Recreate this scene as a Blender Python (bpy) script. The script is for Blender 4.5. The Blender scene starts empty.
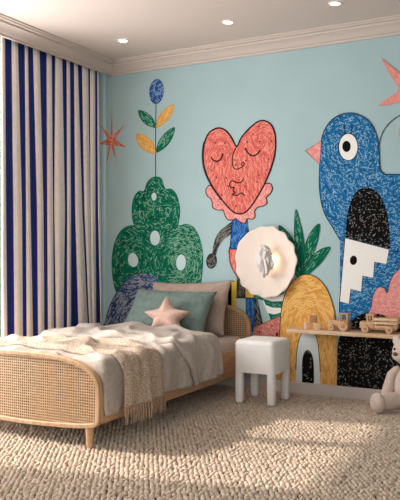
import bpy, bmesh, math, random
import numpy as np
from mathutils import Vector, Matrix, noise, Euler
from mathutils.geometry import tessellate_polygon

S = bpy.context.scene
COL = S.collection
random.seed(7)
PI = math.pi

# ------------------------------------------------------------------ camera
CX, CY, CZ = 3.774, -5.229, 1.1
YAW = math.radians(28.7)
FX, FY = -math.sin(YAW), math.cos(YAW)
RX, RY = math.cos(YAW), math.sin(YAW)
FOC, HOR = 712.0, 251.0
cam_d = bpy.data.cameras.new('camera')
cam_d.sensor_width = 36
cam_d.sensor_fit = 'VERTICAL'
cam_d.sensor_height = 36
cam_d.lens = FOC / 500 * 36
cam_d.shift_y = (HOR - 250) / 500
cam_d.clip_start = 0.05
cam = bpy.data.objects.new('camera', cam_d)
COL.objects.link(cam)
cam.location = (CX, CY, CZ)
cam.rotation_euler = (PI / 2, 0, YAW)
S.camera = cam


def ray(u):
    a = (u - 200) / FOC
    return FX + a * RX, FY + a * RY


def on_y(u, v, y):
    """point of the photo on a plane y = const"""
    dx, dy = ray(u)
    Z = (y - CY) / dy
    return Vector((CX + Z * dx, y, CZ - (v - HOR) / FOC * Z))


def on_x(u, v, x):
    dx, dy = ray(u)
    Z = (x - CX) / dx
    return Vector((x, CY + Z * dy, CZ - (v - HOR) / FOC * Z))


# ------------------------------------------------------------------ materials
def srgb(r, g, b):
    def f(c):
        c /= 255
        return c / 12.92 if c <= .04045 else ((c + .055) / 1.055) ** 2.4
    return (f(r), f(g), f(b), 1)


def mat(name, c, rough=.7, c2=None, scale=20, stretch=(1, 1, 1), bump=0, bscale=60, detail=3, emit=0,
        lo=.35, hi=.65, sheen=0, metal=0, spec=.3):
    m = bpy.data.materials.new(name)
    m.use_nodes = True
    nt = m.node_tree
    b = nt.nodes['Principled BSDF']
    b.inputs['Roughness'].default_value = rough
    b.inputs['Metallic'].default_value = metal
    b.inputs['Specular IOR Level'].default_value = spec
    b.inputs['Base Color'].default_value = srgb(*c)
    if sheen:
        b.inputs['Sheen Weight'].default_value = sheen
    if emit:
        b.inputs['Emission Color'].default_value = srgb(*c)
        b.inputs['Emission Strength'].default_value = emit
    if c2 or bump:
        tc = nt.nodes.new('ShaderNodeTexCoord')
        mp = nt.nodes.new('ShaderNodeMapping')
        mp.inputs['Scale'].default_value = stretch
        nt.links.new(tc.outputs['Object'], mp.inputs['Vector'])
    if c2:
        n = nt.nodes.new('ShaderNodeTexNoise')
        n.inputs['Scale'].default_value = scale
        n.inputs['Detail'].default_value = detail
        nt.links.new(mp.outputs['Vector'], n.inputs['Vector'])
        r = nt.nodes.new('ShaderNodeValToRGB')
        r.color_ramp.elements[0].position = lo
        r.color_ramp.elements[1].position = hi
        r.color_ramp.elements[0].color = srgb(*c)
        r.color_ramp.elements[1].color = srgb(*c2)
        nt.links.new(n.outputs['Fac'], r.inputs['Fac'])
        nt.links.new(r.outputs['Color'], b.inputs['Base Color'])
    if bump:
        n2 = nt.nodes.new('ShaderNodeTexNoise')
        n2.inputs['Scale'].default_value = bscale
        n2.inputs['Detail'].default_value = 4
        nt.links.new(mp.outputs['Vector'], n2.inputs['Vector'])
        bp = nt.nodes.new('ShaderNodeBump')
        bp.inputs['Strength'].default_value = bump
        bp.inputs['Distance'].default_value = .01
        nt.links.new(n2.outputs['Fac'], bp.inputs['Height'])
        nt.links.new(bp.outputs['Normal'], b.inputs['Normal'])
    return m


TEAL = (166, 190, 192)
M_teal = mat('wall_paint_teal', TEAL, .85, (162, 186, 188), 3)
M_white_wall = mat('ceiling_paint', (212, 196, 186), .9)
M_trim = mat('trim_paint', (202, 186, 176), .6)
M_base = mat('baseboard_paint', (205, 194, 186), .6)
M_oak = mat('light_oak', (200, 164, 130), .5, (182, 144, 108), 9, (8, 8, 1.2), .06, 80)
M_oak_x = mat('light_oak_lengthwise', (200, 160, 124), .5, (178, 138, 102), 8, (9, .9, 9), .06, 80)
M_cane = mat('cane', (206, 170, 134), .55, (186, 150, 114), 60)
M_cane_shade = mat('cane_hole_shade', (52, 32, 20), .9)  # dark colour stands in for the shade seen through the cane holes
M_sheet = mat('beige_sheet', (198, 184, 174), .9, (190, 176, 166), 12, bump=.15, bscale=14)
M_duvet = mat('linen_duvet', (184, 172, 162), .9, (172, 160, 150), 40, bump=.25, bscale=30)
M_throw = mat('knit_throw', (216, 196, 177), .95, (152, 126, 104), 120, (1, 1, 1), .8, 150, lo=.36, hi=.66)
M_tassel = mat('tassel_yarn', (196, 168, 144), .95, (140, 112, 92), 120)
M_teal_fab = mat('teal_fabric', (108, 124, 118), .9, (97, 113, 107), 30, bump=.2, bscale=25, sheen=.1)
M_taupe_fab = mat('taupe_fabric', (176, 153, 140), .9, (164, 142, 129), 30, bump=.2, bscale=25, sheen=.1)
M_pink_fab = mat('pink_fabric', (202, 166, 150), .9, (190, 154, 138), 60, bump=.25, bscale=60, sheen=.2)
M_stool = mat('white_stool', (246, 242, 238), .75, (240, 236, 231), 15, bump=.05, bscale=40)
M_toy = mat('beech', (206, 168, 132), .55, (190, 150, 112), 14, (1, 8, 8))
M_toy_dk = mat('beech_dark', (178, 134, 96), .55, (160, 118, 82), 14, (1, 8, 8))
M_toy_lt = mat('beech_pale', (224, 192, 154), .55, (212, 178, 138), 14, (1, 8, 8))
M_shelf = mat('shelf_wood', (212, 180, 150), .5, (198, 164, 132), 8, (1.2, 9, 9))
M_bear = mat('bear_plush', (222, 201, 186), .95, (208, 186, 171), 90, bump=.6, bscale=160, sheen=.3)
M_bear_lt = mat('bear_plush_pale', (228, 208, 194), .95, (214, 194, 180), 90, bump=.6, bscale=160, sheen=.3)
M_brown = mat('bear_nose', (104, 66, 52), .6)
M_eye = mat('bear_eye', (24, 18, 16), .2)
M_plate = mat('lamp_plaster', (232, 216, 204), .7, bump=.05, bscale=30)
M_orn = mat('lamp_ornament', (222, 212, 208), .6, bump=.2, bscale=40)  # greyer than the plate, its backlit shade put into the colour
M_led = mat('led', (255, 226, 180), .5, emit=5)
M_lens = mat('downlight_lens', (255, 240, 224), .5, emit=9)
M_ring = mat('downlight_ring', (235, 230, 224), .4)
M_navy = mat('curtain_navy', (30, 44, 118), .9, (26, 38, 108), 30, bump=.1, bscale=90)
M_cream = mat('curtain_cream', (246, 235, 227), .9, (239, 227, 219), 30, bump=.1, bscale=90)
M_frame = mat('window_frame', (225, 222, 216), .5)
M_floor = mat('floor_base', (58, 44, 33), .95)  # dark so the colour carries the shade between the carpet loops
M_loop = mat('wool_loop', (216, 198, 180), .95, (186, 164, 142), 30, bump=.2, bscale=220, detail=1)

g = bpy.data.materials.new('window_glass')
g.use_nodes = True
nt = g.node_tree
nt.nodes.clear()
o_ = nt.nodes.new('ShaderNodeOutputMaterial')
mx = nt.nodes.new('ShaderNodeMixShader')
mx.inputs[0].default_value = .06
tr = nt.nodes.new('ShaderNodeBsdfTransparent')
gl = nt.nodes.new('ShaderNodeBsdfGlossy')
gl.inputs['Roughness'].default_value = .02
nt.links.new(tr.outputs[0], mx.inputs[1])
nt.links.new(gl.outputs[0], mx.inputs[2])
nt.links.new(mx.outputs[0], o_.inputs[0])
M_glass = g


# ------------------------------------------------------------------ mesh builder
def world_loc(o):
    p = Vector((0, 0, 0))
    while o:
        p += o.location
        o = o.parent
    return p


class MB:
    def __init__(self):
        self.v, self.f, self.m, self.s = [], [], [], []

    def add(self, vs, fs, mi=0, smooth=True):
        n = len(self.v)
        self.v += [tuple(p) for p in vs]
        for f in fs:
            self.f.append(tuple(i + n for i in f))
            self.m.append(mi)
            self.s.append(smooth)
        return self

    def box(self, x0, x1, y0, y1, z0, z1, mi=0, M=None):
        vs = [Vector((x, y, z)) for x in (x0, x1) for y in (y0, y1) for z in (z0, z1)]
        if M:
            vs = [M @ p for p in vs]
        self.add(vs, [(0, 1, 3, 2), (4, 6, 7, 5), (0, 4, 5, 1), (2, 3, 7, 6), (0, 2, 6, 4), (1, 5, 7, 3)], mi, False)
        return self

    def rbox(self, x0, x1, y0, y1, z0, z1, r, seg=4, mi=0, M=None):
        bm = bmesh.new()
        bmesh.ops.create_cube(bm, size=1)
        for v in bm.verts:
            v.co = Vector(((x0 + x1) / 2 + v.co.x * (x1 - x0), (y0 + y1) / 2 + v.co.y * (y1 - y0),
                           (z0 + z1) / 2 + v.co.z * (z1 - z0)))
        bmesh.ops.bevel(bm, geom=bm.edges[:], offset=r, segments=seg, profile=.5, affect='EDGES')
        return self._bm(bm, mi, M)

    def _bm(self, bm, mi=0, M=None):
        bm.verts.index_update()
        vs = [(M @ v.co if M else v.co.copy()) for v in bm.verts]
        fs = [[v.index for v in f.verts] for f in bm.faces]
        bm.free()
        return self.add(vs, fs, mi)

    def ball(self, c, r, M=None, sub=3, nz=0, nf=8, mi=0):
        bm = bmesh.new()
        bmesh.ops.create_icosphere(bm, subdivisions=sub, radius=1)
        if isinstance(r, (int, float)):
            r = (r, r, r)
        for v in bm.verts:
            d = v.co.copy()
            k = 1 + nz * noise.noise(d * nf + Vector(c) * 7)
            v.co = Vector((d.x * r[0] * k, d.y * r[1] * k, d.z * r[2] * k))
            if M:
                v.co = M @ v.co
            v.co += Vector(c)
        return self._bm(bm, mi)

    def tube(self, pts, rad, n=10, mi=0, nz=0, caps=True):
        pts = [Vector(p) for p in pts]
        if isinstance(rad, (int, float)):
            rad = [rad] * len(pts)
        vs, fs = [], []
        up = Vector((0, 0, 1))
        for i, p in enumerate(pts):
            t = (pts[min(i + 1, len(pts) - 1)] - pts[max(i - 1, 0)]).normalized()
            a = t.cross(up)
            if a.length < 1e-3:
                a = t.cross(Vector((1, 0, 0)))
            a.normalize()
            b = t.cross(a)
            for k in range(n):
                th = 2 * PI * k / n
                q = p + (a * math.cos(th) + b * math.sin(th)) * rad[i]
                if nz:
                    q += (q - p) * nz * noise.noise(q * 30)
                vs.append(q)
        for i in range(len(pts) - 1):
            for k in range(n):
                fs.append((i * n + k, i * n + (k + 1) % n, (i + 1) * n + (k + 1) % n, (i + 1) * n + k))
        if caps:
            fs.append(tuple(range(n))[::-1])
            fs.append(tuple(range((len(pts) - 1) * n, len(pts) * n)))
        return self.add(vs, fs, mi)

    def grid(self, P, mi=0, closed=False):
        ni, nj = len(P), len(P[0])
        vs = [p for row in P for p in row]
        fs = []
        for i in range(ni - 1):
            for j in range(nj - (0 if closed else 1)):
                j2 = (j + 1) % nj
                f = (i * nj + j, i * nj + j2, (i + 1) * nj + j2, (i + 1) * nj + j)
                fs.append(f)
        n0 = len(self.f)
        self.add(vs, fs, 0)
        if callable(mi):
            k = n0
            for i in range(ni - 1):
                for j in range(nj - (0 if closed else 1)):
                    self.m[k] = mi(i, j)
                    k += 1
        else:
            for k in range(n0, len(self.f)):
                self.m[k] = mi
        return self

    def disc(self, c, r, axis, h, n=24, mi=0, bevel=0):
        """solid wheel / disc of thickness h along axis"""
        axis = Vector(axis).normalized()
        c = Vector(c)
        b = min(bevel, h / 2.01)
        if b:
            return self.tube([c - axis * h / 2, c - axis * (h / 2 - b), c + axis * (h / 2 - b), c + axis * h / 2],
                             [r - b, r, r, r - b], n, mi)
        return self.tube([c - axis * h / 2, c + axis * h / 2], [r, r], n, mi)

    def build(self, name, mats, parent=None, solid=0, recalc=True, edge=35):
        off = world_loc(parent) if parent else Vector((0, 0, 0))
        me = bpy.data.meshes.new(name)
        me.from_pydata([(p[0] - off.x, p[1] - off.y, p[2] - off.z) for p in self.v], [], self.f)
        if not isinstance(mats, (list, tuple)):
            mats = [mats]
        for m in mats:
            me.materials.append(m)
        me.polygons.foreach_set('material_index', self.m)
        me.polygons.foreach_set('use_smooth', self.s)
        if recalc:
            bm = bmesh.new()
            bm.from_mesh(me)
            bmesh.ops.recalc_face_normals(bm, faces=bm.faces[:])
            bm.to_mesh(me)
            bm.free()
        if edge:
            me.set_sharp_from_angle(angle=math.radians(edge))
        me.update()
        o = bpy.data.objects.new(name, me)
        COL.objects.link(o)
        if parent:
            o.parent = parent
        if solid:
            md = o.modifiers.new('solid', 'SOLIDIFY')
            md.thickness = solid
            md.offset = -1
        return o


def thing(name, label, cat, loc=(0, 0, 0), group=None):
    o = bpy.data.objects.new(name, None)
    o.empty_display_size = .05
    COL.objects.link(o)
    o.location = loc
    return tag(o, label, cat, group)


def tag(o, label, cat, group=None, kind=None):
    o['label'] = label
    o['category'] = cat
    if group:
        o['group'] = group
    if kind:
        o['kind'] = kind
    return o


def struct(o, label=None):
    o['kind'] = 'structure'
    if label:
        o['label'] = label
    return o


# ------------------------------------------------------------------ room
XR, YF, HC = 5.0, -7.0, 2.77
WL0, WL1, WZ0, WZ1 = -2.95, -1.42, .12, 2.62     # window in the left wall
NI = -.24                                        # depth of the curtain niche

struct(MB().box(-.6, XR + .2, YF - .2, .2, -.12, -.014).build('floor', M_floor), 'floor under the beige loop carpet')
struct(MB().box(-.6, XR + .2, YF - .2, .2, HC, HC + .1).build('ceiling', M_white_wall), 'plain off-white ceiling')
wall_back = struct(MB().box(-.6, XR + .2, 0, .15, -.014, HC).build('wall_back', M_teal),
                   'pale teal wall painted with a colourful crayon style mural')
b = MB()
b.box(-.02, 0, WL0, 0, 2.69, HC)                     # lip hiding the curtain track
b.box(-.4, NI, WL1, 0, -.014, HC)                   # wall behind the curtain
b.box(-.4, NI, WL0, WL1, -.014, WZ0)
b.box(-.4, NI, WL0, WL1, WZ1, HC)
b.box(-.4, 0, YF, WL0, -.014, HC)
struct(b.build('wall_left', M_teal), 'teal wall with the curtained window niche')
struct(MB().box(XR, XR + .15, YF, 0, -.014, HC).build('wall_right', M_teal))
b = MB()
FW = (1.2, 4.4, .5, 2.5)
b.box(-.4, FW[0], YF - .15, YF, -.014, HC).box(FW[1], XR + .2, YF - .15, YF, -.014, HC)
b.box(FW[0], FW[1], YF - .15, YF, -.014, FW[2]).box(FW[0], FW[1], YF - .15, YF, FW[3], HC)
struct(b.build('wall_front', M_white_wall))

# window by the curtain, and an unseen one added for fill light
w = struct(thing('window_1', 'tall window behind the striped curtain', 'window', (NI - .06, (WL0 + WL1) / 2, WZ0)))
b = MB()
fx0, fx1 = NI - .09, NI - .03
b.box(fx0, fx1, WL0, WL0 + .05, WZ0, WZ1).box(fx0, fx1, WL1 - .05, WL1, WZ0, WZ1)
b.box(fx0, fx1, WL0, WL1, WZ0, WZ0 + .05).box(fx0, fx1, WL0, WL1, WZ1 - .05, WZ1)
b.box(fx0, fx1, -2.07, -1.98, WZ0, WZ1)
b.build('window_frame', M_frame, w)
MB().box(NI - .063, NI - .057, WL0 + .05, WL1 - .05, WZ0 + .05, WZ1 - .05).build('pane', M_glass, w)
w = struct(thing('fill_window', 'unseen wide window added for fill light in the wall opposite the mural', 'window', (2.8, YF - .07, FW[2])))
b = MB()
b.box(FW[0], FW[0] + .06, YF - .1, YF - .04, FW[2], FW[3]).box(FW[1] - .06, FW[1], YF - .1, YF - .04, FW[2], FW[3])
b.box(FW[0], FW[1], YF - .1, YF - .04, FW[2], FW[2] + .06).box(FW[0], FW[1], YF - .1, YF - .04, FW[3] - .06, FW[3])
b.box(2.77, 2.83, YF - .1, YF - .04, FW[2], FW[3])
b.build('window_frame', M_frame, w)

# crown moulding, mitred in the corner
prof = [(0, 2.668), (.018, 2.668), (.02, 2.684), (.034, 2.688), (.046, 2.703), (.07, 2.722), (.098, 2.733),
        (.1, 2.746), (.124, 2.75), (.128, 2.758), (.142, 2.76), (.144, 2.77)]
struct(MB().grid([[(p, -p, z), (XR, -p, z)] for p, z in prof]).build('trim_1', M_trim, edge=20),
       'off-white crown moulding above the mural wall')
struct(MB().grid([[(p, -p, z), (p, YF, z)] for p, z in prof]).build('trim_2', M_trim, edge=20),
       'off-white crown moulding above the curtain')
bp = [(.0, .082), (.012, .082), (.016, .076), (.016, -.014)]
struct(MB().grid([[(NI, -p, z), (XR, -p, z)] for p, z in bp]).build('baseboard_back', M_base, edge=20))


# ------------------------------------------------------------------ carpet of wool loops
def make_carpet():
    rng = np.random.default_rng(3)
    dx, dy = .0295, .0225
    xs, ys = np.arange(.0, 3.7, dx), np.arange(-3.4, -.02, dy)
    X, Y = np.meshgrid(xs, ys)
    X = X + (np.arange(len(ys)) % 2)[:, None] * dx / 2
    row = np.repeat(np.arange(len(ys)), len(xs))
    X, Y = X.ravel(), Y.ravel()
    n = len(X)
    X = X + rng.normal(0, .0035, n)
    Y = Y + rng.normal(0, .0025, n)
    Y = np.minimum(Y, -.03)
    ang = np.where(row % 2 == 0, .5, .72) + rng.normal(0, .2, n)
    a = .0150 * rng.uniform(.85, 1.18, n)
    bb = .0115 * rng.uniform(.85, 1.15, n)
    h = .020 * rng.uniform(.8, 1.12, n)
    tv, tf = [], []
    nl = 7
    lev = [-.35, .25, .72]
    for z in lev:
        r = math.sqrt(1 - z * z)
        for k in range(nl):
            t = 2 * PI * k / nl
            tv.append((r * math.cos(t), r * math.sin(t), z))
    tv.append((0, 0, 1))
    for l in range(2):
        for k in range(nl):
            tf.append((l * nl + k, l * nl + (k + 1) % nl, (l + 1) * nl + (k + 1) % nl))
            tf.append((l * nl + k, (l + 1) * nl + (k + 1) % nl, (l + 1) * nl + k))
    for k in range(nl):
        tf.append((2 * nl + k, 2 * nl + (k + 1) % nl, 3 * nl))
    tv, tf = np.array(tv), np.array(tf)
    ca, sa = np.cos(ang), np.sin(ang)
    lx = tv[None, :, 0] * a[:, None]
    ly = tv[None, :, 1] * bb[:, None]
    V = np.empty((n, len(tv), 3), np.float32)
    V[:, :, 0] = X[:, None] + lx * ca[:, None] - ly * sa[:, None]
    V[:, :, 1] = Y[:, None] + lx * sa[:, None] + ly * ca[:, None]
    V[:, :, 2] = -.017 + tv[None, :, 2] * h[:, None]
    Fc = (tf[None] + (np.arange(n) * len(tv))[:, None, None]).reshape(-1, 3).astype(np.int32)
    me = bpy.data.meshes.new('carpet')
    nv, nf = n * len(tv), len(Fc)
    me.vertices.add(nv)
    me.vertices.foreach_set('co', V.ravel())
    me.loops.add(nf * 3)
    me.loops.foreach_set('vertex_index', Fc.ravel())
    me.polygons.add(nf)
    me.polygons.foreach_set('loop_start', np.arange(0, nf * 3, 3, dtype=np.int32))
    me.polygons.foreach_set('use_smooth', np.ones(nf, bool))
    me.update(calc_edges=True)
    me.materials.append(M_loop)
    o = bpy.data.objects.new('carpet', me)
    COL.objects.link(o)
    tag(o, 'thick beige looped wool carpet covering the floor', 'carpet', kind='stuff')


make_carpet()

# ------------------------------------------------------------------ mural
MC = {}


def mc(name, c, c2=None, scale=40):
    MC[name] = mat('mural_' + name, c, .9, c2, scale, spec=.06)


mc('coral', (206, 114, 94), (192, 102, 84)); mc('coral_lt', (236, 158, 130))
mc('heart', (218, 112, 102), (206, 100, 90)); mc('heart_lt', (230, 146, 130)); mc('heart_dk', (194, 84, 76))
mc('pink', (226, 146, 140), (218, 136, 130)); mc('pink_lt', (236, 174, 166))
mc('green', (22, 114, 88), (16, 100, 76)); mc('green_lt', (128, 170, 142)); mc('green_dk', (10, 78, 58))
mc('yellow', (222, 166, 88), (212, 154, 76)); mc('yellow_lt', (232, 184, 114)); mc('yellow_dk', (200, 142, 66))
mc('lemon', (226, 190, 84))
mc('bird', (38, 112, 164), (30, 98, 148)); mc('bird_lt', (140, 182, 208)); mc('bird_dk', (22, 78, 124))
mc('blue', (34, 92, 160), (28, 80, 146)); mc('blue_lt', (92, 140, 190))
mc('navy', (76, 102, 138), (66, 90, 126)); mc('navy_lt', (146, 146, 156)); mc('navy_dk', (38, 58, 92))
mc('bud', (48, 86, 146), (40, 76, 132)); mc('bud_lt', (130, 160, 196))
mc('black', (20, 18, 18)); mc('black_lt', (150, 148, 142)); mc('char', (52, 50, 48)); mc('char_lt', (120, 118, 110))
mc('white', (236, 232, 226)); mc('pale', (190, 208, 208)); mc('door_white', (214, 222, 222)); mc('rose', (214, 132, 120), (200, 118, 108)); mc('rose_dk', (160, 84, 76))
mc('line', (32, 28, 28))
MN = list(MC)
MI = {k: i for i, k in enumerate(MN)}


def cr(pts, n=6, closed=True):
    """smooth curve through the points"""
    out = []
    N = len(pts)
    P = [Vector(p) for p in pts]
    rng = range(N) if closed else range(N - 1)
    for i in rng:
        if closed:
            a, b_, c, d = P[i - 1], P[i], P[(i + 1) % N], P[(i + 2) % N]
        else:
            a, b_, c, d = P[max(i - 1, 0)], P[i], P[i + 1], P[min(i + 2, N - 1)]
        for k in range(n):
            t = k / n
            out.append(.5 * ((2 * b_) + (c - a) * t + (2 * a - 5 * b_ + 4 * c - d) * t * t + (3 * b_ - a - 3 * c + d) * t ** 3))
    if not closed:
        out.append(P[-1])
    return [(p.x, p.y) for p in out]


def ell(cu, cv, ru, rv, rot=0, n=28):
    c, s = math.cos(rot), math.sin(rot)
    return [(cu + ru * math.cos(t) * c - rv * math.sin(t) * s, cv + ru * math.cos(t) * s + rv * math.sin(t) * c)
            for t in [2 * PI * k / n for k in range(n)]]


def inside(p, poly):
    x, y = p
    r = False
    j = len(poly) - 1
    for i in range(len(poly)):
        xi, yi = poly[i]
        xj, yj = poly[j]
        if (yi > y) != (yj > y) and x < (xj - xi) * (y - yi) / (yj - yi) + xi:
            r = not r
        j = i
    return r


class Mural:
    """flat paint shapes lying on the wall, each new one a hair above the last"""
    def __init__(self):
        self.b, self.k = MB(), 0

    def P(self, u, v, lift=0):
        d = .0003 + .00003 * (self.k + lift)
        return on_y(u, v, -d)

    def fill(self, poly, m):
        self.k += 1
        tri = tessellate_polygon([[Vector((p[0], p[1], 0)) for p in poly]])
        vs = [self.P(*p) for p in poly]
        fs = []
        for t in tri:
            a, b_, c = (vs[i] for i in t)
            nrm = (b_ - a).cross(c - a)
            fs.append(t if nrm.y < 0 else t[::-1])
        self.b.add(vs, fs, MI[m], False)
        return poly

    def line(self, pts, m='line', w=.9, closed=False, bump=True):
        if bump:
            self.k += 1
        P = [Vector(p) for p in pts]
        if closed:
            P = P + [P[0]]
        L, n = [], len(P)
        for i, p in enumerate(P):
            if closed and i in (0, n - 1):
                t = P[1] - P[-2]
            else:
                t = P[min(i + 1, n - 1)] - P[max(i - 1, 0)]
            if t.length < 1e-6:
                t = Vector((1, 0))
            t.normalize()
            nn = Vector((-t.y, t.x)) * w / 2
            L += [self.P(*(p + nn)), self.P(*(p - nn))]
        self.b.add(L, [(2 * i, 2 * i + 1, 2 * i + 3, 2 * i + 2) for i in range(n - 1)], MI[m], False)

    def strokes(self, poly, m, dens, ln, w, ang, spread=.5, curl=.35, holes=()):
        """short crayon strokes inside a shape; ang(u, v) gives their direction"""
        self.k += 2
        us, vs = [p[0] for p in poly], [p[1] for p in poly]
        A = abs(sum(poly[i - 1][0] * poly[i][1] - poly[i][0] * poly[i - 1][1] for i in range(len(poly)))) / 2
        need = int(A * dens)
        tries = 0
        while need > 0 and tries < 60000:
            tries += 1
            p = (random.uniform(min(us), max(us)), random.uniform(min(vs), max(vs)))
            if not inside(p, poly) or any(inside(p, h) for h in holes):
                continue
            a = (ang(*p) if callable(ang) else ang) + random.gauss(0, spread)
            l = ln * random.uniform(.5, 1.4)
            c = random.uniform(-curl, curl) * 1.6 / max(l, 1)
            pts, q, th = [], Vector(p), a
            for _ in range(4):
                pts.append(tuple(q))
                q = q + Vector((math.cos(th), math.sin(th))) * l / 3
                th += c * l / 3
            if all(inside(x, poly) and not any(inside(x, h) for h in holes) for x in pts):
                self.kk = random.random()
                kb = self.k
                self.k = kb - self.kk
                self.line(pts, m, w * random.uniform(.7, 1.25), bump=False)
                self.k = kb
                need -= 1


def around(cu, cv, asp=1):
    return lambda u, v: math.atan2((v - cv) / asp, (u - cu)) + PI / 2


W = Mural()
R = random.uniform

# coral star by the curtain
def star_left(mu):
    c = (111.5, 141)
    tips = [(112, 106), (125, 123.5), (126.5, 147.5), (117, 166), (105.5, 166.5), (98, 144), (98.5, 123)]
    pts = []
    for i, t in enumerate(tips):
        t2 = tips[(i + 1) % len(tips)]
        pts.append(t)
        m_ = ((t[0] + t2[0]) / 2 - c[0], (t[1] + t2[1]) / 2 - c[1])
        l = math.hypot(*m_)
        pts.append((c[0] + m_[0] / l * 4.2, c[1] + m_[1] / l * 5.2))
    out = pts
    mu.fill(out, 'coral')
    mu.strokes(out, 'coral_lt', .10, 3.5, .6, around(*c), .9)


star_left(W)

# flower
W.line([(156, 102), (155.7, 140), (155.6, 178)], 'char', .9)


def leaf(p, q, w, m, lt, bend=.1):
    p, q = Vector(p), Vector(q)
    d = q - p
    n = Vector((-d.y, d.x)).normalized()
    k = [0, .15, .35, .55, .75, .92, 1]
    wd = [0, .55, .95, 1, .8, .4, 0]
    L = [p + d * t + n * (x * w / 2) for t, x in zip(k, wd)]
    Rr = [p + d * t - n * (x * w / 2) for t, x in zip(k, wd)]
    poly = cr([tuple(x) for x in L + Rr[::-1][1:-1]], 4)
    W.fill(poly, m)
    a = math.atan2(d.y, d.x)
    W.strokes(poly, lt, .12, 4, .55, a, .3)
    W.line(poly, 'green_dk' if m == 'green' else 'yellow_dk', .45, True)


bud = W.fill(ell(156.5, 91.5, 7.3, 12.6, .08), 'bud')
W.strokes(bud, 'bud_lt', .2, 3.4, .6, around(156.5, 91.5), .7)
leaf((155.5, 127.5), (138.5, 110.5), 9.5, 'green', 'green_lt')
leaf((156.3, 127.5), (173.5, 104.5), 9, 'yellow', 'yellow_lt')
leaf((155.3, 153.5), (136.5, 134), 12, 'yellow', 'yellow_lt')
leaf((156.3, 152.5), (174.5, 127.5), 9.5, 'green', 'green_lt')

# green cloud tree
low = cr([(150, 226), (137, 226), (130, 225.5), (123.5, 228.5), (118, 235), (114, 245), (112, 258), (112, 270), (113.5, 282), (117, 293),
          (130, 306), (160, 308), (190, 300), (199, 288), (202, 276), (203, 258), (201.5, 245), (198, 234), (192.5, 226.5), (186, 224), (180, 225.5), (168, 226)])
low = W.fill(low, 'green')
h1, h2, h3 = ell(155, 238, 4.9, 7.4, 0), ell(133, 260, 5, 7, -.15), ell(181, 262.5, 4.9, 8, .05)
tl = lambda u, v: around(132, 262)(u, v) if u < 150 else around(180, 262)(u, v)
W.strokes(low, 'green_dk', .12, 5, .7, tl, .5, holes=(h1, h2, h3))
W.strokes(low, 'green_lt', .10, 3.2, .38, tl, .6, holes=(h1, h2, h3))
rt = [p for p in low if p[0] > 166] + [(168, 300), (166, 228)]
W.strokes(rt, 'green_lt', .16, 4, .42, tl, .4, holes=(h1, h2, h3))
W.line(low, 'green_dk', .5, True)
up = W.fill(cr([(144, 191), (147, 183), (151, 178.5), (156, 176.8), (161.5, 179), (165, 188.5), (171, 189), (176, 194), (179, 203), (180, 212),
                (178.8, 221), (176, 228), (165, 230), (150, 230), (137, 228.5), (133.5, 223), (132, 214), (132.3, 204), (135, 195.5), (139.5, 191)]), 'green')
h0 = ell(154, 196.5, 2.5, 3.9)
W.strokes(up, 'green_dk', .14, 4.5, .7, around(155, 208), .6, holes=(h0,))
W.strokes(up, 'green_lt', .10, 3, .5, around(155, 208), .9, holes=(h0,))
W.line(up, 'green_dk', .6, True)
for h in (h0, h1, h2, h3):
    W.fill(h, 'pale')
W.line(ell(142, 215, 2, 4), 'green_lt', .6, True)
W.line(ell(168, 211, 2, 3.6), 'green_lt', .6, True)

# blue arch behind the bed
arch = W.fill(cr([(104, 334), (105.5, 322), (108, 311), (113, 299), (120, 287.5), (129, 278), (139, 273.5), (149, 274), (157, 278), (163, 287), (166, 305), (166, 335)]), 'navy')
W.strokes(arch, 'navy_lt', .22, 6, .7, lambda u, v: around(150, 330)(u, v), .5)
W.strokes(arch, 'navy_dk', .10, 5, .8, lambda u, v: around(150, 330)(u, v), .5)
W.line([p for p in arch if p[0] < 150 and p[1] < 332], 'char', .8)

# white cloud bumps and the legs of the heart figure
c1 = W.fill(ell(211, 296, 10, 13), 'white')
W.line(c1, 'line', .8, True)
W.line(cr([(221, 296), (223.5, 286), (228, 282.5), (234, 281.5), (238, 284)], 5, False), 'line', 1.2)
W.fill([(231, 282), (236.6, 281), (236.4, 308), (231, 310)], 'lemon')
W.fill([(228, 286), (231.6, 283), (231.6, 310), (228, 312)], 'black')
blk = W.fill([(237, 272), (240, 277), (244, 283), (245.5, 290), (245.5, 298), (236.4, 298)], 'char')
W.strokes(blk, 'char_lt', .2, 4, .5, 1.2, .4)
W.fill([(245.5, 289), (262, 289), (262, 297.6), (245.5, 297.6)], 'lemon')
W.fill([(236.4, 298), (247, 298), (247, 330), (236.4, 330)], 'pale')
bl = W.fill([(245.5, 298), (254.3, 298), (254.3, 332), (246, 332)], 'blue')
W.strokes(bl, 'blue_lt', .12, 5, .5, 1.5, .3)
bk = W.fill([(254.3, 298), (257.4, 298), (264.4, 330), (254.3, 330)], 'char')
W.strokes(bk, 'char_lt', .15, 5, .5, 1.3, .3)
W.line([(236, 297.8), (257, 298)], 'line', .9)

# striped pot
pot = W.fill([(255, 291), (284, 285), (284, 318), (272, 324), (268, 314), (262, 299)], 'white')
for q in ([(253, 293), (263, 297.5), (263.8, 300.5), (254, 298)], [(268, 296.8), (284, 288), (284, 294), (271, 297.6)],
          [(263, 298.6), (272, 301.5), (283, 301), (283, 308), (272, 307.5), (265.5, 304.8)],
          [(268, 313), (274, 314.5), (283, 312), (283, 319), (271, 321)]):
    W.fill(q, 'green')
    W.strokes(q, 'green_lt', .06, 4, .5, .2, .3)
rose = W.fill([(253.5, 327.5), (262, 324), (272, 319.5), (283, 315), (283, 378), (253.5, 373)], 'rose')
W.strokes(rose, 'rose_dk', .05, 2, .6, 0, 1.5)
W.strokes(rose, 'pink_lt', .05, 4, .6, .8, .5)
for e in (ell(277, 334.5, 1.2, 2), ell(259.5, 332, .9, .9), ell(272, 326, .7, .7)):
    W.fill(e, 'line')
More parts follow.
